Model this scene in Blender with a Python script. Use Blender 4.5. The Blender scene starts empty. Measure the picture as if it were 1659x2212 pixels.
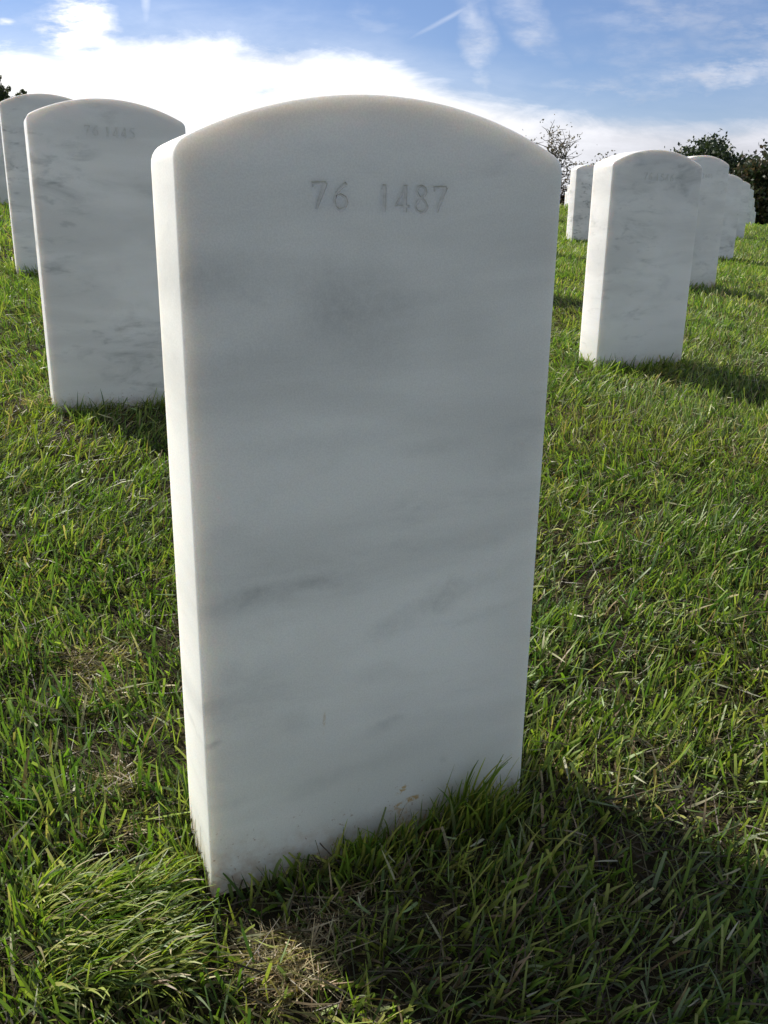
import bpy, bmesh, math, random
import numpy as np
from mathutils import Vector, Matrix

S = bpy.context.scene
C = S.collection

# ------------------------------------------------------------------ camera
FW = Vector((0.388317, 0.870921, -0.301175))
RT = Vector((0.915013, -0.403186, 0.013851))
UP = Vector((0.109366, 0.280957, 0.953468))
cam_d = bpy.data.cameras.new('camera')
cam = bpy.data.objects.new('camera', cam_d)
C.objects.link(cam)
m = Matrix((RT, UP, -FW)).transposed().to_4x4()
cam.matrix_world = m
cam_d.sensor_fit = 'VERTICAL'
cam_d.sensor_height = 24.0
cam_d.lens = 24.0 * 1932.85 / 2212.0
cam_d.clip_start = 0.02
cam_d.clip_end = 3000
S.camera = cam
S.render.resolution_x = 768
S.render.resolution_y = 1024

# ------------------------------------------------------------------ light
SUN_AZ = math.radians(118.0)      # measured from +x towards +y
SUN_EL = math.radians(38.5)
sd = Vector((math.cos(SUN_AZ) * math.cos(SUN_EL), math.sin(SUN_AZ) * math.cos(SUN_EL), math.sin(SUN_EL)))
sun_d = bpy.data.lights.new('sun', 'SUN')
sun_d.energy = 3.7
sun_d.angle = math.radians(0.5)
sun_d.color = (1.0, 0.94, 0.84)
sun = bpy.data.objects.new('sun', sun_d)
sun.rotation_euler = sd.to_track_quat('Z', 'Y').to_euler()
C.objects.link(sun)

S.view_settings.view_transform = 'Standard'
S.view_settings.look = 'None'
S.view_settings.exposure = 1.08
S.view_settings.gamma = 1.0
S.cycles.max_bounces = 8
S.cycles.diffuse_bounces = 4
S.cycles.transmission_bounces = 4
S.cycles.transparent_max_bounces = 8


class NT:
    """small helper for node graphs"""
    def __init__(self, tree):
        self.t = tree
        tree.nodes.clear()

    def n(self, typ, **kw):
        nd = self.t.nodes.new(typ)
        for k, v in kw.items():
            setattr(nd, k, v)
        return nd

    def set(self, sock, v):
        if hasattr(v, 'is_linked'):
            self.t.links.new(v, sock)
        elif v is not None:
            if sock.type == 'RGBA' and not isinstance(v, (int, float)) and len(v) == 3:
                v = (*v, 1)
            sock.default_value = v

    def math(self, op, a, b=None, c=None, clamp=False):
        nd = self.n('ShaderNodeMath', operation=op)
        nd.use_clamp = clamp
        self.set(nd.inputs[0], a)
        if b is not None: self.set(nd.inputs[1], b)
        if c is not None: self.set(nd.inputs[2], c)
        return nd.outputs[0]

    def vmath(self, op, a, b=None):
        nd = self.n('ShaderNodeVectorMath', operation=op)
        self.set(nd.inputs[0], a)
        if b is not None: self.set(nd.inputs[1], b)
        return nd.outputs['Value'] if op in ('DOT_PRODUCT', 'LENGTH', 'DISTANCE') else nd.outputs[0]

    def mapr(self, v, a, b, c=0.0, d=1.0, smooth=True):
        nd = self.n('ShaderNodeMapRange')
        if smooth: nd.interpolation_type = 'SMOOTHSTEP'
        for i, x in enumerate((v, a, b, c, d)):
            self.set(nd.inputs[i], x)
        return nd.outputs[0]

    def noise(self, vec, scale, detail=4.0, rough=0.5, dist=0.0, out='Fac'):
        nd = self.n('ShaderNodeTexNoise')
        self.set(nd.inputs['Vector'], vec)
        nd.inputs['Scale'].default_value = scale
        nd.inputs['Detail'].default_value = detail
        nd.inputs['Roughness'].default_value = rough
        nd.inputs['Distortion'].default_value = dist
        return nd.outputs[out]

    def mapping(self, vec, loc=(0, 0, 0), rot=(0, 0, 0), sc=(1, 1, 1), typ='POINT'):
        nd = self.n('ShaderNodeMapping', vector_type=typ)
        self.set(nd.inputs['Vector'], vec)
        nd.inputs['Location'].default_value = loc
        nd.inputs['Rotation'].default_value = rot
        nd.inputs['Scale'].default_value = sc
        return nd.outputs[0]

    def mix(self, f, a, b, blend='MIX'):
        nd = self.n('ShaderNodeMix', data_type='RGBA', blend_type=blend)
        self.set(nd.inputs[0], f)
        self.set(nd.inputs[6], a)
        self.set(nd.inputs[7], b)
        return nd.outputs[2]

    def comb(self, x, y, z=0.0):
        nd = self.n('ShaderNodeCombineXYZ')
        for i, v in enumerate((x, y, z)): self.set(nd.inputs[i], v)
        return nd.outputs[0]


# ------------------------------------------------------------------ world: sky with cloud bank
W = bpy.data.worlds.new('World')
S.world = W
W.use_nodes = True
g = NT(W.node_tree)
sky = g.n('ShaderNodeTexSky')
sky.sky_type = 'NISHITA'
sky.sun_disc = False
sky.sun_elevation = SUN_EL
sky.sun_rotation = math.atan2(sd.x, sd.y)
sky.altitude = 100
sky.air_density = 1.0
sky.dust_density = 0.35
sky.ozone_density = 2.5
dirv = g.vmath('NORMALIZE', g.n('ShaderNodeTexCoord').outputs['Generated'])
# heading-based sky coordinates: u to the right of the heading, w upwards
dh = g.vmath('DOT_PRODUCT', dirv, (0.40722, 0.91333, 0.0))
dr = g.vmath('DOT_PRODUCT', dirv, (0.91333, -0.40722, 0.0))
dz = g.vmath('DOT_PRODUCT', dirv, (0.0, 0.0, 1.0))
den = g.math('MAXIMUM', g.math('ABSOLUTE', dh), 0.05)
u = g.math('DIVIDE', dr, den)
w = g.math('DIVIDE', dz, den)
uw = g.comb(u, w)
# streaky noise
nz1 = g.noise(g.mapping(uw, rot=(0, 0, 0.12), sc=(4.0, 13.0, 1)), 1.0, 7, 0.62, 0.6)
nz2 = g.noise(g.mapping(uw, loc=(3, 7, 0), rot=(0, 0, 0.2), sc=(9.0, 34.0, 1)), 1.0, 7, 0.65, 0.8)
nzc = g.math('SUBTRACT', g.math('ADD', g.math('MULTIPLY', nz1, 0.6), g.math('MULTIPLY', nz2, 0.4)), 0.5)
cur = g.n('ShaderNodeFloatCurve')
g.set(cur.inputs['Value'], g.math('ADD', g.math('MULTIPLY', u, 0.5), 0.5, clamp=True))
pts = [(-1, .15), (-.45, .165), (-.394, .170), (-.33, .174), (-.276, .184), (-.206, .187), (-.132, .180), (-.044, .173),
       (.003, .163), (.05, .146), (.112, .133), (.17, .123), (.265, .118), (.388, .119), (.6, .13), (1, .15)]
cm = cur.mapping.curves[0]
for i, (a, b) in enumerate(pts):
    X, Y = a * .5 + .5, b * 2
    if i < 2:
        cm.points[i].location = (X, Y) if i == 0 else (1, pts[-1][1] * 2)
    if i > 0 and i < len(pts) - 1:
        cm.points.new(X, Y)
cur.mapping.update()
edge = g.math('MULTIPLY', cur.outputs[0], 0.5)
dd = g.math('SUBTRACT', g.math('ADD', edge, g.math('MULTIPLY', nzc, 0.085)), w)
bank = g.mapr(dd, -0.010, 0.026)
soft = g.math('MULTIPLY', g.mapr(dd, -0.05, 0.02), 0.22)
bank = g.math('MAXIMUM', bank, soft)


def streak(cu, cw, ang, hl, hw, st, ns=1.0, thr=0.0, dist=0.35, nsc=30.0):
    global g
    wob = g.n('ShaderNodeTexNoise')
    g.set(wob.inputs['Vector'], uw)
    wob.inputs['Scale'].default_value = nsc
    wob.inputs['Detail'].default_value = 5
    off = g.vmath('SCALE', g.vmath('SUBTRACT', wob.outputs['Color'], (0.5, 0.5, 0.5)))
    off.node.inputs['Scale'].default_value = min(hl, hw) * dist * 6
    p = g.vmath('ADD', uw, off)
    q = g.mapping(p, loc=(cu, cw, 0), rot=(0, 0, ang), sc=(hl, hw, 1), typ='TEXTURE')
    q2 = g.vmath('MULTIPLY', q, (1, 1, 0))
    l = g.vmath('LENGTH', q2)
    f = g.mapr(l, 1.0, 0.0)
    n = g.noise(g.mapping(uw, rot=(0, 0, -ang), sc=(12, 40, 1)), 1.6, 6, 0.65)
    n = g.mapr(n, 0.32, 0.68, 1.0 - min(ns, 1.0), 1.0)
    f = g.math('MULTIPLY', f, n)
    return g.math('MULTIPLY', f, st, clamp=True)


def UWp(px, py):
    q = FW * 1932.85 + RT * (px - 829.5) - UP * (py - 1106)
    h = Vector((0.40722, 0.91333, 0)); r = Vector((0.91333, -0.40722, 0))
    return q.dot(r) / q.dot(h), q.z / q.dot(h)


def seg(x0, y0, x1, y1, wpx, st, **k):
    a = UWp(x0, y0); b = UWp(x1, y1)
    cx, cy = (a[0] + b[0]) / 2, (a[1] + b[1]) / 2
    L = math.hypot(b[0] - a[0], b[1] - a[1]) / 2
    return streak(cx, cy, math.atan2(b[1] - a[1], b[0] - a[0]), L, wpx / 1950.0, st, **k)


extra = [
    seg(50, 86, 290, 50, 92, 2.6, ns=.9, dist=.16, nsc=22), seg(120, 120, 280, 95, 50, 2.4, ns=.5, dist=.2, nsc=26), seg(130, 30, 260, 34, 26, 1.3, dist=.25),
    seg(-30, 45, 50, 48, 12, .8), seg(-40, 98, 60, 90, 14, .8),
    seg(318, -160, 314, 130, 18, .35, ns=.3, dist=.15),
    seg(840, 110, 1100, -35, 7, .26, ns=.3, dist=.1),
    seg(1000, -110, 1068, 300, 44, .46, ns=.7, dist=.3), seg(1010, -60, 1040, 150, 26, .38, ns=.6, dist=.3),
    seg(1040, -40, 1260, 170, 46, .40, ns=.8, dist=.3), seg(1120, 60, 1200, 130, 40, .35),
    seg(1150, 45, 1760, 10, 60, .32, ns=1), seg(1420, 40, 1900, 150, 75, .38, ns=1), seg(1250, 165, 1900, 150, 46, .62, ns=1),
    seg(980, 190, 1700, 215, 45, .35, ns=1), seg(700, 40, 900, 60, 40, .15), seg(-200, 60, 300, 60, 60, .16),
    seg(1220, 60, 1600, 160, 110, .22, ns=1),
]
cl = bank
for e in extra:
    cl = g.math('MAXIMUM', cl, e)
# unseen generic cloud overhead and behind, coverage and warm tint shaped for ambient light
gen = g.noise(g.mapping(dirv, sc=(2.2, 1.6, 5.0)), 1.3, 6, 0.6, 0.5)
gen = g.math('MULTIPLY', g.mapr(gen, 0.40, 0.66), 0.72)
front = g.mapr(dh, 0.25, 0.55)
cl = g.math('ADD', g.math('MULTIPLY', cl, front), g.math('MULTIPLY', gen, g.math('SUBTRACT', 1.0, front)), clamp=True)
# blue slits inside the bank
hole = g.math('MAXIMUM', seg(520, 188, 650, 202, 16, 1.3, ns=.8), seg(700, 200, 800, 200, 8, 1.0))
hole = g.math('MAXIMUM', hole, seg(140, 110, 260, 98, 12, 1.4, ns=.9))
cl = g.math('MULTIPLY', cl, g.math('SUBTRACT', 1.0, g.math('MULTIPLY', hole, 0.6)))
ccol = g.mix(g.mapr(u, -0.15, 0.33), (1.0, 0.995, 0.985), (0.62, 0.63, 0.685))
ccol = g.mix(front, (0.92, 0.90, 0.83), ccol)
tex = g.math('ADD', g.mapr(nz1, 0.3, 0.7, 0.80, 1.06), g.mapr(nz2, .35, .65, -.05, .05))
skyc = g.mix(1.0, sky.outputs[0], (0.80, 0.83, 1.0), 'MULTIPLY')
bg1 = g.n('ShaderNodeBackground'); g.set(bg1.inputs[0], skyc); bg1.inputs[1].default_value = 0.052
bg2 = g.n('ShaderNodeBackground'); g.set(bg2.inputs[0], ccol); g.set(bg2.inputs[1], g.math('MULTIPLY', tex, 0.66))
mx = g.n('ShaderNodeMixShader'); g.set(mx.inputs[0], cl)
g.t.links.new(bg1.outputs[0], mx.inputs[1]); g.t.links.new(bg2.outputs[0], mx.inputs[2])
out = g.n('ShaderNodeOutputWorld'); g.t.links.new(mx.outputs[0], out.inputs[0])


# ------------------------------------------------------------------ naming helpers
def tag(o, label=None, cat=None, group=None, kind=None):
    if label: o['label'] = label
    if cat: o['category'] = cat
    if group: o['group'] = group
    if kind: o['kind'] = kind
    return o


def link(name, me, parent=None, mats=()):
    for mm in mats: me.materials.append(mm)
    o = bpy.data.objects.new(name, me)
    C.objects.link(o)
    if parent: o.parent = parent
    return o


def fast_mesh(name, V, F, col=None, smooth=True):
    """V (n,3), F (m,4) or (m,3)"""
    me = bpy.data.meshes.new(name)
    V = np.asarray(V, np.float32); F = np.asarray(F, np.int32)
    k = F.shape[1]
    me.vertices.add(len(V)); me.vertices.foreach_set('co', V.ravel())
    me.loops.add(F.size); me.loops.foreach_set('vertex_index', F.ravel())
    me.polygons.add(len(F))
    me.polygons.foreach_set('loop_start', np.arange(0, F.size, k, dtype=np.int32))
    me.polygons.foreach_set('loop_total', np.full(len(F), k, np.int32))
    me.polygons.foreach_set('use_smooth', np.full(len(F), smooth))
    if col is not None:
        a = me.color_attributes.new('Col', 'FLOAT_COLOR', 'POINT')
        cc = np.ones((len(V), 4), np.float32); cc[:, :3] = col
        a.data.foreach_set('color', cc.ravel())
    me.update(calc_edges=True)
    return me


# ------------------------------------------------------------------ terrain height
ANC = np.array([(-.02, .3, -.615), (.137, .683, -.586), (.467, .683, -.560), (1.696, 2.236, -.405), (3.347, 3.863, -.285), (5.476, 5.933, -.21),
                (8.371, 8.757, -.055), (12.96, 13.28, .14), (16.4, 16.3, .15), (19.3, 19.2, .09), (22.2, 22, .04),
                (5.064, 7.198, -.09), (8.84, 12.7, .36), (12.45, 18, .42), (16, 23.2, .45),
                (.13, 2.139, -.415), (.149, 3.905, -.195), (.15, 5.5, .04), (.2, 12, .45), (.3, 25, .7),
                (0, -3, -1.0), (6, -2, -.95), (-4, 0, -.6), (10, 3, -.30), (20, 10, -.05), (-6, 12, .6)])


def _tps(A, lam=.2):
    X = A[:, :2]; n = len(X)
    d = np.linalg.norm(X[:, None] - X[None], axis=2)
    K = np.where(d > 0, d ** 2 * np.log(d + 1e-12), 0) + lam * np.eye(n) * .1
    Q = np.c_[np.ones(n), X]
    M = np.block([[K, Q], [Q.T, np.zeros((3, 3))]])
    return X, np.linalg.solve(M, np.r_[A[:, 2], 0, 0, 0])


TX, TW = _tps(ANC)


def vnoise(x, y, seed=0):
    xi = np.floor(x).astype(np.int64); yi = np.floor(y).astype(np.int64)
    fx = x - xi; fy = y - yi
    fx = fx * fx * (3 - 2 * fx); fy = fy * fy * (3 - 2 * fy)

    def h(a, b):
        n = (a * 374761393 + b * 668265263 + seed * 1442695041) & 0x7fffffff
        n = ((n ^ (n >> 13)) * 1274126177) & 0x7fffffff
        return ((n ^ (n >> 16)) & 0xffff) / 65535.0
    a = h(xi, yi); b = h(xi + 1, yi); c = h(xi, yi + 1); d = h(xi + 1, yi + 1)
    return (a * (1 - fx) + b * fx) * (1 - fy) + (c * (1 - fx) + d * fx) * fy


def fbm(x, y, seed=0, o=3):
    s = 0; a = .5
    for i in range(o):
        s = s + a * vnoise(x * 2 ** i, y * 2 ** i, seed + i); a *= .5
    return s / (1 - .5 ** o)


def gz(x, y, micro=True):
    x = np.asarray(x, float); y = np.asarray(y, float)
    r = np.hypot(x, y) + 1e-9
    f = np.minimum(1, 25 / r)
    xx = x * f; yy = y * f
    z = TW[-3] + TW[-2] * xx + TW[-1] * yy
    for (ax, ay), wgt in zip(TX, TW[:-3]):
        d2 = (xx - ax) ** 2 + (yy - ay) ** 2 + 1e-12
        z = z + wgt * .5 * d2 * np.log(d2)
    z = z - np.maximum(r - 25, 0) * .012
    if micro:
        near = np.clip(1.2 - r / 30, 0, 1)
        z = z + near * ((fbm(x * 9, y * 9, 5) - .5) * .022 + (fbm(x * 2.2, y * 2.2, 9, 2) - .5) * .03)
    return z


def g1(x, y, micro=False):
    return float(gz(np.array([x]), np.array([y]), micro)[0])


# ------------------------------------------------------------------ materials
def new_mat(name):
    mt = bpy.data.materials.new(name); mt.use_nodes = True
    return mt, NT(mt.node_tree)


def finish(g, sh):
    o = g.n('ShaderNodeOutputMaterial'); g.t.links.new(sh, o.inputs[0])


BLOT = [(-0.0456, 0.5092, 0.018, 0.012, -30, 1), (-0.0195, 0.483, 0.0309, 0.012, -30, 1.1), (0.0154, 0.5045, 0.0189, 0.008, -30, 0.7), (-0.0118, 0.5322, 0.0101, 0.0083, 0, 0.4), (-0.1311, 0.5242, 0.0417, 0.0085, 0, 0.7), (-0.1095, 0.4661, 0.0361, 0.0068, 12, 0.8), (-0.1457, 0.5126, 0.0213, 0.0101, 0, 0.5), (0.0773, 0.4801, 0.0182, 0.0098, 10, 0.4), (0.0473, 0.3796, 0.0231, 0.003, 0, 0.6), (-0.0584, 0.3914, 0.0502, 0.0043, 3, 0.45), (0.1416, 0.3946, 0.0201, 0.003, 12, 0.4), (-0.0552, 0.2676, 0.013, 0.0026, -3, 0.8), (-0.0313, 0.2618, 0.0133, 0.0031, -3, 0.5), (-0.1167, 0.2642, 0.0085, 0.0023, 22, 0.9), (-0.1358, 0.2599, 0.0219, 0.0041, 8, 0.5), (0.0642, 0.2356, 0.0148, 0.0059, 25, 0.6), (0.0146, 0.2169, 0.0213, 0.0047, 22, 0.5), (0.0012, 0.1722, 0.0143, 0.0036, 5, 0.4), (-0.0829, 0.1365, 0.0077, 0.0066, 0, 0.5), (0.0093, 0.1143, 0.0117, 0.0023, 18, 1), (-0.1573, 0.1305, 0.0057, 0.0016, 15, 1.4), (0.005, 0.0748, 0.0298, 0.0036, 8, 0.4), (0.0721, 0.0594, 0.0027, 0.0021, 0, 0.8), (-0.0567, 0.0677, 0.0187, 0.0035, 12, 0.6), (0.0984, 0.2444, 0.0386, 0.0043, 15, 0.5), (-0.1382, 0.1965, 0.0081, 0.004, 0, 0.5), (-0.1372, 0.3248, 0.0116, 0.0039, 10, 0.5)]


def marble(name, veins, tint=(0.80, 0.795, 0.78), blots=(), stains=(), angle=0.25, dark=0.62, mottle=0.0):
    mt, g = new_mat(name)
    oc = g.n('ShaderNodeTexCoord').outputs['Object']
    rnd = g.n('ShaderNodeObjectInfo').outputs['Random']
    off = g.vmath('SCALE', (31.0, 17.0, 53.0)); g.set(off.node.inputs['Scale'], rnd)
    p = g.vmath('ADD', oc, off)
    # veining: soft grey streaks running gently up to the right
    v = g.mapping(p, rot=(0, angle, 0), sc=(5.0, 5.0, 13.0))
    n1 = g.noise(v, 1.3, 6, 0.62, 0.7)
    n2 = g.noise(g.mapping(p, rot=(0, angle * 1.6, 0), sc=(9, 9, 34)), 1.2, 5, 0.6, 0.5)
    big = g.noise(p, 5.0, 3, 0.5)
    a = g.mapr(n1, 0.48, 0.80)
    a = g.math('MULTIPLY', a, g.mapr(big, 0.38, 0.66))
    b = g.math('MULTIPLY', g.mapr(n2, 0.56, 0.74), g.mapr(n1, 0.45, 0.62))
    b = g.math('MULTIPLY', b, 0.38)
    mot = g.noise(g.mapping(p, rot=(0, angle, 0), sc=(14, 14, 34)), 1.5, 4, .55, .3)
    b = g.math('ADD', b, g.math('MULTIPLY', g.math('MULTIPLY', g.mapr(mot, .54, .74), g.mapr(big, .42, .62)), mottle))
    f = g.math('MULTIPLY', g.math('ADD', a, b), veins, clamp=True)
    if blots:
        wob = g.n('ShaderNodeTexNoise'); g.set(wob.inputs['Vector'], oc)
        wob.inputs['Scale'].default_value = 45; wob.inputs['Detail'].default_value = 4
        o2 = g.vmath('SCALE', g.vmath('SUBTRACT', wob.outputs['Color'], (.5, .5, .5))); o2.node.inputs['Scale'].default_value = 0.016
        q = g.vmath('ADD', oc, o2)
        for (x, z, hl, hw, an, st) in blots:
            k = g.mapping(q, loc=(x, 0, z), rot=(0, -math.radians(an), 0), sc=(hl * 1.9, 1, hw * 3.0), typ='TEXTURE')
            l = g.vmath('LENGTH', g.vmath('MULTIPLY', k, (1, 0, 1)))
            e = g.math('MULTIPLY', g.mapr(l, 1.35, 0.0), st * (0.22 if hw > .0065 else 0.27))
            f = g.math('ADD', f, e)
        f = g.math('MULTIPLY', f, g.mapr(g.noise(oc, 130, 3, .6), .25, .65, .6, 1.05), clamp=True)
    tone = g.math('MULTIPLY', g.mapr(g.noise(p, 2.2, 3, .5), .3, .7, .92, 1.04), g.mapr(rnd, 0, 1, .93, 1.03, smooth=False))
    band = g.mapr(g.noise(g.mapping(p, rot=(0, angle + .15, 0), sc=(1.6, 1.6, 7.0)), 1.6, 4, .55, .4), .34, .66, .88, 1.03)
    tone = g.math('MULTIPLY', tone, band)
    col = g.mix(1.0, tint, g.comb(tone, tone, tone), 'MULTIPLY')
    warm = g.mapr(g.noise(p, 7, 4, .6), .5, .75, 0, .25)
    col = g.mix(warm, col, (0.74, 0.72, 0.67))
    col = g.mix(f, col, (dark * .52, dark * .535, dark * .53))
    grain = g.mapr(g.noise(oc, 650, 3, .7), .3, .7, .93, 1.05)
    col = g.mix(1.0, col, g.comb(grain, grain, grain), 'MULTIPLY')
    # soil splash along the foot
    sep = g.n('ShaderNodeSeparateXYZ'); g.set(sep.inputs[0], oc)
    dirt = g.mapr(g.math('ADD', sep.outputs[2], g.math('MULTIPLY', g.noise(p, 40, 5, .7), 0.07)), 0.068, 0.015)
    dirt = g.math('MULTIPLY', dirt, g.mapr(g.noise(p, 70, 4, .6), .35, .7, .10, .65))
    algae = g.math('MULTIPLY', g.mapr(g.math('ADD', sep.outputs[2], g.math('MULTIPLY', g.noise(p, 14, 4, .6), 0.12)), 0.20, 0.05), 0.22)
    col = g.mix(algae, col, (0.52, 0.55, 0.40))
    spk = g.math('MULTIPLY', g.mapr(g.noise(p, 260, 2, .5), .67, .73), g.mapr(sep.outputs[2], .07, .0))
    col = g.mix(g.math('MULTIPLY', spk, .7), col, (0.30, 0.20, 0.11))
    col = g.mix(dirt, col, (0.40, 0.27, 0.15))
    for (x, z, hl, hw, an, st) in stains:
        k = g.mapping(oc, loc=(x, 0, z), rot=(0, -math.radians(an), 0), sc=(hl, 1, hw), typ='TEXTURE')
        l = g.vmath('LENGTH', g.vmath('MULTIPLY', k, (1, 0, 1)))
        e = g.math('MULTIPLY', g.mapr(l, 1.0, 0.4), g.mapr(g.noise(oc, 160, 4, .7, 1.0), .46, .56))
        yy = g.mapr(sep.outputs[1], 0.0, -0.04)
        col = g.mix(g.math('MULTIPLY', g.math('MULTIPLY', e, st), yy), col, (0.50, 0.36, 0.17))
    bs = g.n('ShaderNodeBsdfPrincipled')
    g.set(bs.inputs['Base Color'], col)
    bs.inputs['Roughness'].default_value = 0.55
    bs.inputs['Specular IOR Level'].default_value = 0.35
    bs.inputs['Subsurface Weight'].default_value = 0.75
    bs.inputs['Subsurface Radius'].default_value = (1.0, 0.80, 0.62)
    bs.inputs['Subsurface Scale'].default_value = 0.020
    bump = g.n('ShaderNodeBump'); bump.inputs['Strength'].default_value = 0.12; bump.inputs['Distance'].default_value = 0.001
    g.set(bump.inputs['Height'], g.noise(oc, 420, 4, .7))
    g.set(bs.inputs['Normal'], bump.outputs[0])
    finish(g, bs.outputs[0])
    return mt


M_MAIN = marble('marble_smoky', 0.45, tint=(0.835, 0.835, 0.79), angle=.3, blots=BLOT,
                stains=[(0.0271, 0.0367, .010, .004, 35, 1), (0.0376, 0.0232, .014, .004, 5, 1), (0.0235, 0.0190, .016, .004, 15, 1), (0.0279, 0.004, .008, .022, 10, .7), (-0.0546, 0.1301, .002, .015, -5, .35)])
M_VEIN = marble('marble_veined', 1.0, dark=0.80, mottle=.5)
M_STRONG = marble('marble_strong_veins', 1.2, dark=0.6, angle=0.15, mottle=.8)
for cut_name, ca, cb in (('worn_letter_cut', (0.56, 0.555, 0.53), (0.68, 0.675, 0.65)), ('weathered_letter_cut', (0.55, 0.545, 0.51), (0.68, 0.67, 0.64))):
  M_CUT, g = new_mat(cut_name)
  if cut_name[:4] == 'worn': M_CUTW = M_CUT
  bs = g.n('ShaderNodeBsdfPrincipled')
  oc = g.n('ShaderNodeTexCoord').outputs['Object']
  g.set(bs.inputs['Base Color'], g.mix(g.mapr(g.noise(oc, 260, 4, .6), .35, .65), ca, cb))
  bs.inputs['Roughness'].default_value = 0.8
  finish(g, bs.outputs[0])

# grass blades
M_GRASS, g = new_mat('grass_blades')
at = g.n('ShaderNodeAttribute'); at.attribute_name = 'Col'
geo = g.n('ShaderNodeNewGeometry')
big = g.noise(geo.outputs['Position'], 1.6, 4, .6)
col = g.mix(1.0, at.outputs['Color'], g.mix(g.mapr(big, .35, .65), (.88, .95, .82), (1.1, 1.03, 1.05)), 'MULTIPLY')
bs = g.n('ShaderNodeBsdfPrincipled'); g.set(bs.inputs['Base Color'], col)
bs.inputs['Roughness'].default_value = 0.5
bs.inputs['Specular IOR Level'].default_value = 0.45
tl = g.n('ShaderNodeBsdfTranslucent'); g.set(tl.inputs[0], g.mix(1.0, col, (1.15, 1.42, .45), 'MULTIPLY'))
mx = g.n('ShaderNodeMixShader'); mx.inputs[0].default_value = 0.36
g.t.links.new(bs.outputs[0], mx.inputs[1]); g.t.links.new(tl.outputs[0], mx.inputs[2])
finish(g, mx.outputs[0])

# soil / turf base
M_SOIL, g = new_mat('turf_base')
pos = g.n('ShaderNodeNewGeometry').outputs['Position']
dcam = g.vmath('LENGTH', pos)
far = g.mapr(dcam, 6, 22)
nA = g.noise(pos, 40, 5, .7)
near = g.mix(g.mapr(nA, .35, .65), (0.014, 0.013, 0.007), (0.050, 0.040, 0.020))
fcol = g.mix(g.mapr(g.noise(pos, 9, 6, .7), .35, .65), (0.035, 0.062, 0.012), (0.085, 0.125, 0.028))
col = g.mix(far, near, fcol)
bs = g.n('ShaderNodeBsdfPrincipled'); g.set(bs.inputs['Base Color'], col); bs.inputs['Roughness'].default_value = 0.95
bs.inputs['Specular IOR Level'].default_value = 0.1
bump = g.n('ShaderNodeBump'); bump.inputs['Strength'].default_value = 0.7; bump.inputs['Distance'].default_value = 0.01
g.set(bump.inputs['Height'], nA); g.set(bs.inputs['Normal'], bump.outputs[0])
finish(g, bs.outputs[0])


def leaf_mat(name, trans=0.3):
    mt, g = new_mat(name)
    at = g.n('ShaderNodeAttribute'); at.attribute_name = 'Col'
    bs = g.n('ShaderNodeBsdfPrincipled'); g.set(bs.inputs['Base Color'], at.outputs['Color'])
    bs.inputs['Roughness'].default_value = 0.5
    tl = g.n('ShaderNodeBsdfTranslucent'); g.set(tl.inputs[0], at.outputs['Color'])
    mx = g.n('ShaderNodeMixShader'); mx.inputs[0].default_value = trans
    g.t.links.new(bs.outputs[0], mx.inputs[1]); g.t.links.new(tl.outputs[0], mx.inputs[2])
    finish(g, mx.outputs[0])
    return mt


M_LEAF = leaf_mat('tree_leaves')
M_BARK, g = new_mat('tree_bark')
bs = g.n('ShaderNodeBsdfPrincipled')
oc = g.n('ShaderNodeTexCoord').outputs['Object']
g.set(bs.inputs['Base Color'], g.mix(g.noise(g.mapping(oc, sc=(8, 8, 1.5)), 2, 4, .6), (0.05, 0.042, 0.035), (0.15, 0.13, 0.11)))
bs.inputs['Roughness'].default_value = 0.9
finish(g, bs.outputs[0])

# ------------------------------------------------------------------ ground sheet
rad = np.r_[0.0, np.geomspace(.12, 30, 330), np.geomspace(31, 900, 60)]
NA = 360
th = np.linspace(0, 2 * np.pi, NA, endpoint=False)
R_, T_ = np.meshgrid(rad[1:], th, indexing='ij')
gx = (R_ * np.cos(T_)).ravel(); gy = (R_ * np.sin(T_)).ravel()
V = np.c_[gx, gy, gz(gx, gy)]
V = np.r_[[[0, 0, g1(0, 0)]], V]
nr = len(rad) - 1
ii, jj = np.meshgrid(np.arange(nr - 1), np.arange(NA), indexing='ij')
a = 1 + ii * NA + jj; b = 1 + ii * NA + (jj + 1) % NA
F = np.stack([a, a + NA, b + NA, b], -1).reshape(-1, 4)
gr = link('ground', fast_mesh('ground', V, F), mats=[M_SOIL])
tag(gr, 'sloping cemetery lawn ground', 'ground', kind='structure')

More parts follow.
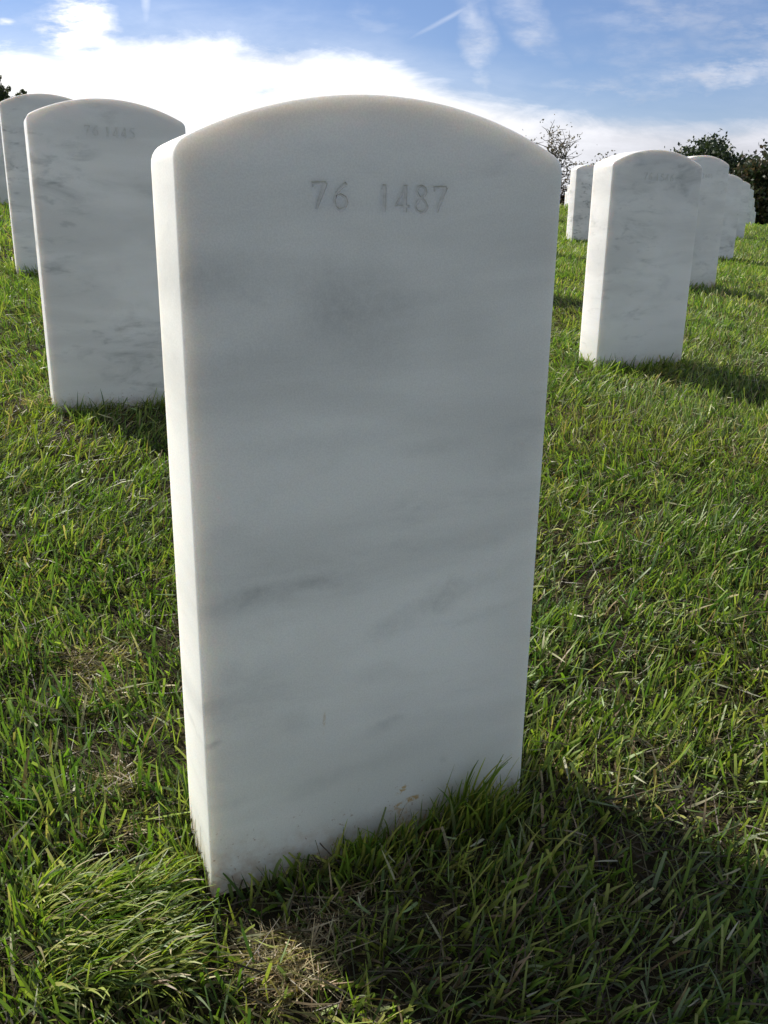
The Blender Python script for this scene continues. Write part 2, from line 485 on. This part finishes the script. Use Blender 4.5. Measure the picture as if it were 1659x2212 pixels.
# ------------------------------------------------------------------ digits
DIG = {   # polylines in a unit box (width ~.62, height 1): (x, y, stroke half-width)
    '7': [[(-.02, .93, .055), (.20, .94, .06), (.52, .95, .06)], [(-.02, .99, .03), (-.02, .80, .035)], [(.50, .97, .09), (.36, .62, .085), (.22, .30, .075), (.13, .02, .05)]],
    '6': [[(.56, .97, .07), (.36, .84, .06), (.16, .62, .06), (.05, .36, .065), (.10, .13, .06), (.28, .01, .05), (.48, .09, .06), (.57, .28, .065), (.50, .48, .06), (.32, .56, .045), (.14, .50, .04)]],
    '1': [[(.10, .82, .03), (.22, .97, .06)], [(.22, .98, .085), (.22, .5, .075), (.21, .0, .09)]],
    '4': [[(.42, .98, .05), (.22, .58, .045), (.0, .22, .05), (.3, .22, .055), (.60, .22, .055)], [(.42, 1.0, .08), (.42, .5, .075), (.41, .0, .085)]],
    '8': [[(.30, .99, .05), (.46, .90, .06), (.50, .76, .065), (.42, .62, .06), (.30, .54, .055), (.17, .63, .06), (.10, .78, .06), (.15, .92, .06), (.30, .99, .05)],
          [(.30, .54, .05), (.13, .40, .06), (.05, .22, .065), (.13, .06, .06), (.30, -.01, .05), (.48, .06, .06), (.56, .22, .065), (.48, .40, .06), (.30, .54, .05)]],
    '5': [[(.54, .96, .06), (.32, .95, .055), (.14, .95, .06), (.11, .76, .045), (.08, .54, .045), (.26, .60, .05), (.46, .52, .06), (.56, .32, .07), (.50, .12, .065), (.32, .0, .055), (.06, .04, .05)]],
    '0': [[(.30, .99, .05), (.48, .86, .065), (.56, .5, .075), (.48, .14, .065), (.30, .01, .05), (.12, .14, .065), (.04, .5, .075), (.12, .86, .065), (.30, .99, .05)]],
}


def digit_mesh(items, y0, y1, grow=0.0):
    """items: (char, x, z, height); closed prisms between y0 and y1"""
    bm = bmesh.new()
    for ch, x, z, h in items:
        for li, line in enumerate(DIG[ch]):
            ya = y0 + li * 6e-5; yb = y1 + li * 6e-5
            pl = []
            for (a, b) in zip(line, line[1:]):
                n = max(1, int(math.hypot(b[0] - a[0], b[1] - a[1]) / .12))
                for k in range(n):
                    t = k / n
                    pl.append([a[i] + (b[i] - a[i]) * t for i in range(3)])
            pl.append(list(line[-1]))
            L, Rr = [], []
            for i, p in enumerate(pl):
                q0 = pl[max(0, i - 1)]; q1 = pl[min(len(pl) - 1, i + 1)]
                dx, dy = q1[0] - q0[0], q1[1] - q0[1]
                l = math.hypot(dx, dy) or 1
                wv = p[2] + grow
                L.append((x + (p[0] - dy / l * wv) * h, z + (p[1] + dx / l * wv) * h))
                Rr.append((x + (p[0] + dy / l * wv) * h, z + (p[1] - dx / l * wv) * h))
            closed = len(pl) > 3 and abs(pl[0][0] - pl[-1][0]) < 1e-6 and abs(pl[0][1] - pl[-1][1]) < 1e-6
            rings = []
            for (lx, lz), (rx, rz) in zip(L, Rr):
                rings.append([bm.verts.new((lx, ya, lz)), bm.verts.new((rx, ya, rz)), bm.verts.new((rx, yb, rz)), bm.verts.new((lx, yb, lz))])
            for r0, r1 in zip(rings, rings[1:]):
                for k in range(4):
                    bm.faces.new((r0[k], r0[(k + 1) % 4], r1[(k + 1) % 4], r1[k]))
            bm.faces.new(rings[0][::-1]); bm.faces.new(rings[-1])
    bmesh.ops.recalc_face_normals(bm, faces=bm.faces)
    me = bpy.data.meshes.new('digits'); bm.to_mesh(me); bm.free()
    return me


# ------------------------------------------------------------------ headstones
SW, ST, RISE, SINK = 0.33, 0.092, 0.041, 0.16


def stone_mesh(h, bev=0.0028, shoulder=0.011, rise=RISE):
    """origin: middle of the foot at ground level, front faces -y"""
    prof = [(-SW / 2, -SINK), (SW / 2, -SINK)]
    N = 40
    arc = []
    for i in range(N + 1):
        t = -1 + 2 * i / N
        arc.append((-t * SW / 2, h + rise * (1 - t * t) ** 1.0 * (1 + .06 * t * t)))
    # rounded shoulders
    def rnd(P, A, B, r, n=5):
        P, A, B = Vector(P), Vector(A), Vector(B)
        a = P + (A - P).normalized() * r; b = P + (B - P).normalized() * r
        return [tuple((a * (1 - t) ** 2 + P * 2 * t * (1 - t) + b * t * t)) for t in [k / n for k in range(n + 1)]]
    Pr, Pl = (SW / 2, h), (-SW / 2, h)
    inner = [p for p in arc if abs(p[0]) < SW / 2 - shoulder * 1.05]
    prof += rnd(Pr, (SW / 2, 0), inner[0], shoulder) + inner + rnd(Pl, inner[-1], (-SW / 2, 0), shoulder)
    P = [Vector(p) for p in prof]
    n = len(P)
    def offset(d):
        o = []
        for i in range(n):
            e0 = (P[i] - P[i - 1]).normalized(); e1 = (P[(i + 1) % n] - P[i]).normalized()
            n0 = Vector((-e0.y, e0.x)); n1 = Vector((-e1.y, e1.x))
            m_ = (n0 + n1); m_ = m_ / max(m_.dot(n0), .3) if m_.length > 1e-6 else n0
            o.append(P[i] + m_ * d)
        return o
    rings = []
    K = 4
    for k in range(K + 1):           # front bevel
        a = math.pi / 2 * k / K
        rings.append((-ST / 2 + bev * (1 - math.sin(a)), bev * (1 - math.cos(a)) if False else bev * (1 - math.sin(a)) * 0, a))
    prof_rings = []
    for k in range(K + 1):
        a = math.pi / 2 * k / K
        prof_rings.append((-ST / 2 + bev * (1 - math.cos(a)), bev * (1 - math.sin(a))))
    prof_rings += [(-y, d) for (y, d) in prof_rings[::-1]]
    bm = bmesh.new()
    R = []
    for (y, d) in prof_rings:
        R.append([bm.verts.new((p.x, y, p.y)) for p in offset(d)])
    for r0, r1 in zip(R, R[1:]):
        for i in range(n):
            bm.faces.new((r0[i], r0[(i + 1) % n], r1[(i + 1) % n], r1[i]))
    bm.faces.new(R[0][::-1]); bm.faces.new(R[-1])
    bmesh.ops.recalc_face_normals(bm, faces=bm.faces)
    for f in bm.faces: f.smooth = True
    me = bpy.data.meshes.new('slab'); bm.to_mesh(me); bm.free()
    return me


def headstone(x, y, ztop, mat, label, group=None, text=None, h=None, tilt=(0, 0), yaw=0.0):
    """x,y: front-left corner; ztop: shoulder height"""
    zg = g1(x + SW / 2, y + ST / 2)
    if h is None: h = ztop - zg
    e = bpy.data.objects.new('headstone', None)
    e.empty_display_size = .1
    e.location = (x + SW / 2, y + ST / 2, ztop - h)
    e.rotation_euler = (tilt[0], tilt[1], yaw)
    C.objects.link(e)
    tag(e, label, 'headstone', group)
    me = stone_mesh(h)
    slab = link('slab', me, e, [mat])
    if text:
        items = sum(text, [])
        cutter = bpy.data.objects.new('cut', digit_mesh(items, -ST / 2 - .01, -ST / 2 + .0010))
        C.objects.link(cutter); cutter.parent = e
        bo = slab.modifiers.new('b', 'BOOLEAN'); bo.operation = 'DIFFERENCE'; bo.solver = 'EXACT'; bo.use_self = True; bo.object = cutter
        bpy.context.view_layer.update()
        dg = bpy.context.evaluated_depsgraph_get()
        nm = bpy.data.meshes.new_from_object(slab.evaluated_get(dg))
        slab.modifiers.clear(); slab.data = nm
        bpy.data.objects.remove(cutter)
        for it in text:
            link('inscription', digit_mesh(it, -ST / 2 + .0007, -ST / 2 + .004, -.004), e, [M_CUT if mat == M_MAIN else M_CUTW])
    slab.data.set_sharp_from_angle(angle=math.radians(28))
    return e


def row(s, xs, z, h):
    return [(c, x, z, h) for c, x in zip(s, xs)]


G = 'white marble headstones in rows'
headstone(.137, .683, -.562 + .619, M_MAIN, 'large white marble headstone closest to the viewer, engraved 76 1487', G, h=.619,
          text=[row('76', [-.0605, -.0445], .5755, .0205), row('1487', [-.0055, .0085, .0250, .0430], .5752, .0205)])
headstone(1.696, 2.236, .191, M_VEIN, 'white marble headstone engraved 76 1546, standing alone just right of the largest one', G,
          text=[row('76', [-.0500, -.0345], .5285, .0200), row('1546', [-.0075, .0085, .0265, .0445], .5265, .0200)], h=.571)
headstone(.130, 2.139, .216, M_VEIN, 'white marble headstone engraved 76 1445, directly behind the left side of the largest one', G,
          text=[row('76', [-.0500, -.0345], .5795, .0200), row('1445', [-.0085, .0075, .0245, .0415], .5775, .0200)], h=.613)
headstone(.149, 3.905, .431, M_STRONG, 'white marble headstone with dark grey streaks, at the left photo edge', G)
headstone(.150, 6.05, .600, M_VEIN, 'headstone cut off by the left photo edge, a bluish sliver farthest up the slope', G)
headstone(3.347, 3.863, .346, M_VEIN, 'white marble headstone engraved 76 1605, partly behind the one engraved 76 1546', G,
          text=[row('76', [-.0500, -.0345], .5325, .0200), row('1605', [-.0075, .0085, .0265, .0445], .5325, .0200)], h=.600)
headstone(5.476, 5.933, .424, M_VEIN, 'third white headstone of the diagonal line on the right, grass at its foot', G)
headstone(8.371, 8.757, .577, M_VEIN, 'fourth white headstone of the diagonal line on the right, a narrow strip showing', G)
headstone(12.964, 13.277, .773, M_VEIN, 'fifth white headstone of the diagonal line on the right, in front of the dark tree', G)
headstone(16.032, 16.28, .772, M_VEIN, 'sixth headstone of the diagonal line on the right, a thin step before the dark trees', G)
headstone(18.995, 19.179, .688, M_VEIN, 'tiny seventh headstone stepping down at the end of the diagonal line before the trees', G)
headstone(21.82, 21.927, .658, M_VEIN, 'lowest and farthest headstone of the diagonal line, a sliver against the dark trees', G)
headstone(5.064, 7.198, .546, M_STRONG, 'white headstone with sunlit side in the gap just left of the one engraved 76 1546', G)
headstone(8.84, 12.607, .905, M_VEIN, 'white headstone mostly hidden behind the one in the gap, only its sunlit side showing', G)
headstone(12.455, 17.918, 1.003, M_VEIN, 'tiny far sunlit headstone in the gap, upper of the two by the brown bush', G)
headstone(16.003, 23.144, 1.10, M_VEIN, 'tiny far headstone in the gap, lowest and furthest left against the large headstone', G)
hid = 'white marble headstone hidden behind the large front headstone'
for (i, j) in [(1, 2), (1, 3), (2, 3), (2, 4), (1, 4), (3, 5), (2, 5), (4, 6), (3, 6), (4, 7)]:
    hx, hy = .128 + 1.642 * i + .007 * j, .667 + .059 * i + 1.5704 * j
    hx -= .10 if i in (2, 4) else 0
    headstone(hx, hy, g1(hx + .16, hy + .05) + .57, M_VEIN, hid, G)

# ------------------------------------------------------------------ grass
rng = np.random.default_rng(7)
STONES = [(o.location.x, o.location.y) for o in C.objects if o.name.startswith('headstone')]


def blades(rx, ry, L, Wd, az, th0, curl, col, segs, twist=None, z0=None, tipw=0.15, sink=.004):
    """ribbon blades; all per-blade arrays. th0 lean from vertical at the root, curl added to the tip"""
    n = len(rx)
    rz = gz(rx, ry) if z0 is None else z0
    t = np.linspace(0, 1, segs + 1)
    dx, dy = np.cos(az), np.sin(az)
    if twist is None: twist = rng.uniform(-1.3, 1.3, n)
    px = rx.copy(); py = ry.copy(); pz = rz - sink
    Vs = np.zeros((n, segs + 1, 2, 3), np.float32)
    for k in range(segs + 1):
        ang = th0 + curl * t[k] ** 1.3
        if k > 0:
            angm = th0 + curl * ((t[k] + t[k - 1]) / 2) ** 1.3
            s = L / segs
            px = px + dx * np.sin(angm) * s; py = py + dy * np.sin(angm) * s; pz = pz + np.cos(angm) * s
        # ribbon width vector: horizontal perpendicular rotated about the blade axis
        hx, hy = -dy, dx
        nx, ny, nz_ = dx * np.cos(ang), dy * np.cos(ang), -np.sin(ang)
        c, s_ = np.cos(twist + .5 * t[k]), np.sin(twist + .5 * t[k])
        wx = hx * c + nx * s_; wy = hy * c + ny * s_; wz = nz_ * s_
        wd = Wd * .5 * (1 - (1 - tipw) * t[k] ** 2.2) * (.75 + .25 * min(1, t[k] * 4))
        Vs[:, k, 0] = np.stack([px - wx * wd, py - wy * wd, pz - wz * wd], -1)
        Vs[:, k, 1] = np.stack([px + wx * wd, py + wy * wd, pz + wz * wd], -1)
    base = (np.arange(n) * (segs + 1) * 2)[:, None]
    k = np.arange(segs)[None] * 2
    b = base + k
    Fq = np.stack([b, b + 1, b + 3, b + 2], -1).reshape(-1, 4)
    cc = np.repeat(col[:, None, :], (segs + 1) * 2, 1).reshape(n, segs + 1, 2, 3)
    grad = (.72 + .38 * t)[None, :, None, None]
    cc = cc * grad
    return Vs.reshape(-1, 3), Fq, cc.reshape(-1, 3)


class Acc:
    def __init__(s): s.V = []; s.F = []; s.C = []; s.n = 0

    def add(s, vfc):
        V, F, c = vfc
        s.V.append(V); s.F.append(F + s.n); s.C.append(c); s.n += len(V)

    def mesh(s, name):
        return fast_mesh(name, np.concatenate(s.V), np.concatenate(s.F), np.concatenate(s.C))


HEAD = math.atan2(.91333, .40722)


def scatter(r0, r1, dens, half):
    area = half * (r1 * r1 - r0 * r0)
    n = int(area * dens)
    r = np.sqrt(rng.uniform(r0 * r0, r1 * r1, n)); a = HEAD + rng.uniform(-half, half, n)
    return r * np.cos(a), r * np.sin(a)


def clear_of_stones(x, y, pad=.0):
    k = np.ones(len(x), bool)
    for sx, sy in STONES:
        k &= ~((np.abs(x - sx) < SW / 2 + pad) & (np.abs(y - sy) < ST / 2 + pad))
    return k


# bare / dead patches (x, y, radius, strength)
PATCH = [(.180, .588, .028, 1.0), (.188, .562, .020, .9), (.163, .568, .018, .7), (.236, .612, .032, .35), (.087, 1.10, .034, .9), (.090, 1.02, .028, .7), (.072, .862, .024, .8), (.076, .79, .02, .6), (.105, 2.20, .026, .9)]


def deadness(x, y):
    d = np.zeros(len(x))
    for px, py, r, s in PATCH:
        d = np.maximum(d, s * np.exp(-((x - px) ** 2 + (y - py) ** 2) / (r * r)))
    n = fbm(x * 7, y * 7, 31)
    d = np.maximum(d, np.clip((n - .78) * 6, 0, .5))
    return d


GREENS = np.array([(.100, .185, .030), (.135, .225, .038), (.180, .260, .050), (.055, .120, .028), (.245, .300, .090), (.130, .190, .095)])
DRY = np.array([(.42, .32, .20), (.28, .20, .12), (.52, .43, .30), (.20, .13, .08), (.34, .29, .18)])


def gcol(n, x, y):
    c = GREENS[rng.integers(0, len(GREENS), n)] * rng.uniform(.75, 1.25, (n, 1))
    m_ = np.clip((fbm(x * 3.1, y * 3.1, 77) - .35) * 2.2, 0, 1)[:, None]
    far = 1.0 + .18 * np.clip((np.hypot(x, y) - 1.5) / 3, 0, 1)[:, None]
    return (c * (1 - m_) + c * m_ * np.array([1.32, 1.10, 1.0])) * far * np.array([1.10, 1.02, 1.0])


acc = Acc(); dry = Acc()
for (r0, r1, dens, half, wid, ln, segs) in [(.12, 1.5, 35000, 1.6, .0030, .028, 4), (1.5, 2.6, 25000, 1.25, .0028, .032, 3), (2.6, 4.2, 15500, .9, .0035, .032, 2),
                                            (4.2, 8, 6800, .75, .0050, .034, 2), (8, 15, 2300, .68, .0085, .038, 1), (15, 34, 600, .62, .018, .045, 1)]:
    x, y = scatter(r0, r1, dens, half)
    k = clear_of_stones(x, y)
    dn = deadness(x, y) if r0 < 3 else np.zeros(len(x))
    k &= rng.uniform(0, 1, len(x)) > dn * .92
    # clumping: thin where a noise is low
    cl_ = fbm(x * 16, y * 16, 3, 2)
    k &= rng.uniform(0, 1, len(x)) < np.clip(.5 + (cl_ - .36) * 2.4, .25, 1)
    x, y = x[k], y[k]; n = len(x)
    # combing field (mower swaths): azimuth varies smoothly
    fld = fbm(x * 1.7 + 9, y * 1.7, 41, 2) * 2 * np.pi * 1.6
    comb_ = np.clip(fbm(x * 2.3, y * 2.3, 55, 2) * 1.3 - .3, .0, .8)
    az = fld + rng.normal(0, 1, n) * (1.9 - 1.3 * comb_)
    th0 = np.abs(rng.normal(.40, .45, n)) + .35 * comb_
    curl = rng.uniform(-.3, .95, n) * (.5 + .8 * comb_)
    L = ln * np.clip(rng.lognormal(0, .34, n), .4, 1.9) * (.8 + .45 * fbm(x * 5, y * 5, 13, 2))
    Wd = wid * rng.uniform(.55, 1.35, n)
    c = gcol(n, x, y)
    yel = rng.uniform(0, 1, n) < .10
    c[yel] = DRY[rng.integers(0, 5, yel.sum())] * rng.uniform(.7, 1.1, (yel.sum(), 1))
    tw = rng.uniform(-1.3, 1.3, n)
    blunt = rng.uniform(0, 1, n) < .4
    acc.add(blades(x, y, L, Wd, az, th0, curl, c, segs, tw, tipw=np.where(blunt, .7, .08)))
    # thatch: thin flattened dead blades
    if r1 < 5:
        x, y = scatter(r0, r1, dens * .33, half)
        k = clear_of_stones(x, y, .004); x, y = x[k], y[k]; n = len(x)
        dn = deadness(x, y)
        n_ = len(x)
        c = DRY[rng.integers(0, 5, n_)] * rng.uniform(.18, .75, (n_, 1))
        c = c * (.55 + .45 * dn[:, None]) * np.where(rng.uniform(0, 1, (n_, 1)) < .4, np.array([[.7, .95, .45]]), 1.0)
        dry.add(blades(x, y, .045 * rng.lognormal(0, .3, n_), wid * .6 * rng.uniform(.5, 1.2, n_), rng.uniform(0, 6.28, n_), rng.uniform(1.1, 1.5, n_), rng.uniform(-.3, .35, n_), c, max(2, segs - 2), z0=gz(x, y) + rng.uniform(0, .014, n_)))

# dense straw in the dead patches
for px, py, r, s in PATCH:
    n = int(1500 * s * (r / .05) ** 2)
    ra = r * 1.15 * np.sqrt(rng.uniform(0, 1, n)); aa = rng.uniform(0, 6.283, n); ra = ra * (.6 + .8 * vnoise(aa * 1.6, np.full(n, px * 50), 4))
    x = px + ra * np.cos(aa); y = py + ra * np.sin(aa)
    k = clear_of_stones(x, y, .003); x, y = x[k], y[k]; n = len(x)
    c = np.minimum(DRY[rng.integers(0, 5, n)] * rng.uniform(.8, 1.6, (n, 1)), .7)
    dry.add(blades(x, y, .021 * rng.lognormal(0, .4, n), .0011 * rng.uniform(.6, 1.7, n), rng.uniform(0, 6.28, n), rng.uniform(1.0, 1.6, n), rng.uniform(-.35, .45, n), c, 4, z0=gz(x, y) + rng.uniform(0, .014, n)))

# scattered long pale clippings lying on top of the lawn
x, y = scatter(.3, 4.0, 420, 1.0)
k = clear_of_stones(x, y, .01); x, y = x[k], y[k]; n = len(x)
c = np.array([(.50, .50, .36), (.42, .40, .25), (.30, .40, .18)])[rng.integers(0, 3, n)] * rng.uniform(.7, 1.1, (n, 1))
dry.add(blades(x, y, .024 * np.clip(rng.lognormal(0, .4, n), .4, 2.2), .0026 * rng.uniform(.5, 1.3, n), rng.uniform(0, 6.28, n), rng.uniform(1.2, 1.6, n), rng.uniform(-.3, .3, n), c, 4, z0=gz(x, y) + rng.uniform(.012, .035, n)))

# taller uncut fringe around every near stone
for sx, sy in STONES:
    d = math.hypot(sx, sy)
    if d > 9: continue
    n = int(1300 if d < 1.5 else 700 if d < 4 else 350)
    s = rng.uniform(0, 1, n) * 2 * (SW + ST)
    x = np.where(s < SW, -SW / 2 + s, np.where(s < SW + ST, SW / 2, np.where(s < 2 * SW + ST, SW / 2 - (s - SW - ST), -SW / 2)))
    y = np.where(s < SW, -ST / 2, np.where(s < SW + ST, -ST / 2 + (s - SW), np.where(s < 2 * SW + ST, ST / 2, ST / 2 - (s - 2 * SW - ST))))
    ox = np.sign(x) * (np.abs(np.abs(x) - SW / 2) < 1e-6); oy = np.sign(y) * (np.abs(np.abs(y) - ST / 2) < 1e-6)
    dist = rng.exponential(.018, n) + .003
    X = sx + x + ox * dist; Y = sy + y + oy * dist
    az = rng.uniform(0, 6.28, n)
    # keep blades from growing through the stone: lean outward on average
    az = np.arctan2(np.sin(az) + oy * 1.1, np.cos(az) + ox * 1.1)
    front_left = (x < -.05) & (oy < 0) if d < 1.5 else np.zeros(n, bool)
    L = .031 * np.clip(rng.lognormal(0, .36, n), .4, 1.9) * np.where(front_left, .45, 1.0) * np.where((ox < 0) & (d < 1.5), .8, 1)
    k = ~(front_left & (rng.uniform(0, 1, n) < .7))
    c = gcol(n, X, Y)
    wd = max(.0026, .0011 * d) * rng.uniform(.6, 1.3, n)
    acc.add(blades(X[k], Y[k], L[k], wd[k], az[k], np.abs(rng.normal(.15, .2, n))[k], rng.uniform(0, .9, n)[k], c[k], 5))

# tufts standing up against the shaded front of the nearest stone
for (tx, n, hh) in [(-.085, 26, .055), (-.03, 46, .075), (-.015, 30, .085), (.02, 30, .06), (.062, 46, .080), (.085, 40, .105), (.100, 46, .125), (.115, 30, .09)]:
    X = .302 + tx + rng.normal(0, .010, n); Y = .683 - np.abs(rng.normal(.018, .010, n)) - .004
    az = rng.uniform(-2.9, -.2, n)
    acc.add(blades(X, Y, hh * rng.uniform(.30, .78, n), .0040 * rng.uniform(.6, 1.2, n), az, rng.uniform(.05, .35, n), rng.uniform(.1, .8, n), gcol(n, X, Y), 6))

# combed-over thick tuft at the left foot of the nearest stone
n = 1500
X = rng.uniform(-.02, .095, n); Y = rng.uniform(.60, .735, n) + (X - .05) * -.25
az = -0.55 + rng.normal(0, .5, n)
zz = gz(X, Y)
c = gcol(n, X, Y) * np.array([1.25, 1.15, 1.3])
q_ = rng.uniform(0, 1, n) < .15
c[q_] = DRY[rng.integers(0, 5, q_.sum())]
acc.add(blades(X, Y, rng.uniform(.028, .062, n), .0027 * rng.uniform(.6, 1.3, n), az, rng.uniform(.35, .9, n), rng.uniform(.5, 1.1, n), c, 6, z0=zz + rng.uniform(0, .012, n)))

tag(link('grass', acc.mesh('grass'), mats=[M_GRASS]), 'green mown grass covering the slope', 'grass', kind='stuff')
tag(link('dry_grass', dry.mesh('dry_grass'), mats=[M_GRASS]), 'straw coloured dead grass and clippings lying among the green blades', 'dry grass', kind='stuff')


# ------------------------------------------------------------------ trees
def tube(pts, rads, sides=6):
    pts = np.asarray(pts, float); n = len(pts)
    V = np.zeros((n, sides, 3))
    for i in range(n):
        t = pts[min(i + 1, n - 1)] - pts[max(i - 1, 0)]
        t = t / (np.linalg.norm(t) + 1e-9)
        a = np.cross(t, (0.3, .9, .1)); a /= np.linalg.norm(a) + 1e-9
        b = np.cross(t, a)
        for s in range(sides):
            q = 2 * math.pi * s / sides
            V[i, s] = pts[i] + rads[i] * (a * math.cos(q) + b * math.sin(q))
    F = []
    for i in range(n - 1):
        for s in range(sides):
            F.append((i * sides + s, i * sides + (s + 1) % sides, (i + 1) * sides + (s + 1) % sides, (i + 1) * sides + s))
    return V.reshape(-1, 3), np.array(F)


def tree(name, label, cat, px, dist, top_py, width_px, nclump, leaves, leaf, spread, cols, crown_low=.35, seed=1, upright=0.0, dens_in=1.0, trunk_r=.16, group=None, twigs=0, shape=1.0):
    """px: picture column of the trunk (only used to derive the heading), dist: metres from the viewer"""
    r = np.random.default_rng(seed)
    q = FW * 1932.85 + RT * (px - 829.5) - UP * (top_py - 1106)
    dn = math.hypot(q.x, q.y)
    x, y = q.x / dn * dist, q.y / dn * dist
    ztop = q.z / dn * dist
    zb = g1(x, y)
    H = ztop - zb
    Wc = width_px / 1932.85 * dist / 2
    e = bpy.data.objects.new(name, None); e.location = (x, y, zb); C.objects.link(e)
    tag(e, label, cat, group)
    # clump centres in an uneven envelope
    cs = []
    while len(cs) < nclump:
        p = r.uniform(-1, 1, 3)
        l = np.linalg.norm(p)
        if l > 1 or l < .25 * dens_in: continue
        zc = crown_low + (1 - crown_low) * (p[2] * .5 + .5)
        wid_ = shape if p[2] < 0 else 1.0
        cs.append((p[0] * Wc * wid_, p[1] * Wc * wid_, zc * H * r.uniform(.93, 1.0)))
    cs = np.array(cs)
    cs[np.argmax(cs[:, 2])] = (r.uniform(-.3, .3) * Wc, 0, H * .97)
    TV, TF, nv = [], [], 0

    def addt(pts, rads, sides=6):
        nonlocal nv
        V, F = tube(pts, rads, sides); TV.append(V); TF.append(F + nv); nv += len(V)
    ht = H * (crown_low + .22)
    tr = [(0, 0, -.3)] + [(r.normal(0, .03) * H * .3, r.normal(0, .03) * H * .3, ht * k / 4) for k in range(1, 5)]
    addt(tr, np.linspace(trunk_r * 1.25, trunk_r * .55, 5), 9)
    tips = []
    for ci, cpt in enumerate(cs):
        k = r.integers(1, 5)
        st = np.array(tr[k]); mid = (st * .45 + cpt * .55) + r.normal(0, .05, 3) * H * .5 + np.array([0, 0, .04 * H])
        pts = [st * (1 - t) ** 2 + mid * 2 * t * (1 - t) + cpt * t * t for t in np.linspace(0, 1, 6)]
        addt(pts, np.linspace(trunk_r * .34, trunk_r * .05, 6), 5)
        for _ in range(twigs):
            d = r.normal(0, 1, 3); d[2] = abs(d[2]) * .8 + upright; d /= np.linalg.norm(d)
            base = pts[r.integers(2, 6)]
            tip = base + d * spread * r.uniform(1.0, 2.6)
            m2 = (base + tip) / 2 + r.normal(0, .12, 3) * spread
            addt([base, m2, tip], [trunk_r * .16, trunk_r * .11, trunk_r * .06], 4)
            tips.append(m2); tips.append(tip)
    if twigs:
        src = np.array(tips)
        n = nclump * leaves
        P = src[r.integers(0, len(src), n)] + r.normal(0, spread * .17, (n, 3))
    else:
        n = nclump * leaves
        own = r.integers(0, nclump, n)
        sc = (spread * r.uniform(.6, 1.35, nclump))[own]
        P = cs[own] + r.normal(0, 1, (n, 3)) * sc[:, None] * np.array([1, 1, .8 + upright])
    a = r.normal(0, 1, (n, 3)); a /= np.linalg.norm(a, axis=1)[:, None]
    b = np.cross(a, r.normal(0, 1, (n, 3))); b /= np.linalg.norm(b, axis=1)[:, None] + 1e-9
    s1 = (leaf * r.uniform(.6, 1.3, n))[:, None]; s2 = s1 * .55
    P[:, 2] *= H * .98 / np.sort(P[:, 2])[-max(3, n // 400)]
    if twigs:
        TVs = np.concatenate(TV)[:, 2].max()
        for tv in TV: tv[:, 2] *= min(1, H / TVs)
    V = np.stack([P - a * s1, P - b * s2, P + a * s1, P + b * s2], 1).reshape(-1, 3)
    F = np.arange(n * 4).reshape(-1, 4)
    cols = np.array(cols)
    cc = cols[r.integers(0, len(cols), n)] * r.uniform(.7, 1.3, (n, 1))
    link('trunk', fast_mesh('trunk', np.concatenate(TV), np.concatenate(TF)), e, [M_BARK])
    link('crown', fast_mesh('crown', V, F, np.repeat(cc, 4, 0), False), e, [M_LEAF])
    return e


BP = [(.16, .13, .07), (.12, .11, .06), (.19, .14, .08), (.10, .10, .055)]
DG = [(.030, .050, .016), (.045, .065, .022), (.022, .040, .014)]
BR = [(.085, .065, .028), (.060, .060, .026), (.11, .075, .035), (.045, .050, .022)]
RB = [(.11, .065, .030), (.075, .045, .022), (.05, .05, .02)]
tree('oak_tree', 'dark green oak with ragged top behind the headstones at right', 'tree', 1538, 75, 301, 205, 60, 560, .17, .55, DG, .08, 6, trunk_r=.28)
tree('maple_tree', 'brownish autumn tree at the right photo edge', 'tree', 1668, 70, 317, 170, 48, 620, .17, .58, BR + DG, .05, 5, trunk_r=.25)
tree('oak_tree', 'dark low tree filling the space under and behind the brown and green trees', 'tree', 1600, 85, 350, 230, 44, 500, .2, .7, DG, .05, 8, trunk_r=.28)
tree('maple_tree', 'nearly bare tree with sparse leaves rising behind the right shoulder of the largest headstone', 'tree', 1186, 62, 256, 138, 22, 46, .085, .50, BP, .36, 11, twigs=14, trunk_r=.16)
tree('maple_tree', 'small sparse brown tree above the gap between headstones', 'tree', 1250, 70, 342, 75, 10, 60, .09, .38, BR, .3, 14, twigs=9, trunk_r=.12)
tree('oak_tree', 'small bushy tree peeking over the headstone engraved 76 1546', 'tree', 1308, 75, 327, 56, 12, 220, .12, .38, BR, .3, 17, upright=.5, trunk_r=.12)
tree('bush', 'reddish brown bush in the narrow gap beside the largest headstone', 'bush', 1212, 60, 388, 60, 14, 260, .09, .32, RB, .1, 19, trunk_r=.08)
tree('oak_tree', 'dark tree with upright leafy twigs at the top left edge', 'tree', -8, 55, 154, 140, 50, 800, .07, .36, [(.06, .08, .03), (.09, .10, .04), (.04, .06, .02)], .5, 23, upright=1.0, twigs=8, trunk_r=.16)
tree('maple_tree', 'tree whose tiny leafy twig tip peeks over the shoulder of the headstone engraved 76 1445', 'tree', 388, 60, 262, 40, 8, 20, .07, .3, DG, .3, 29, twigs=6, trunk_r=.12)
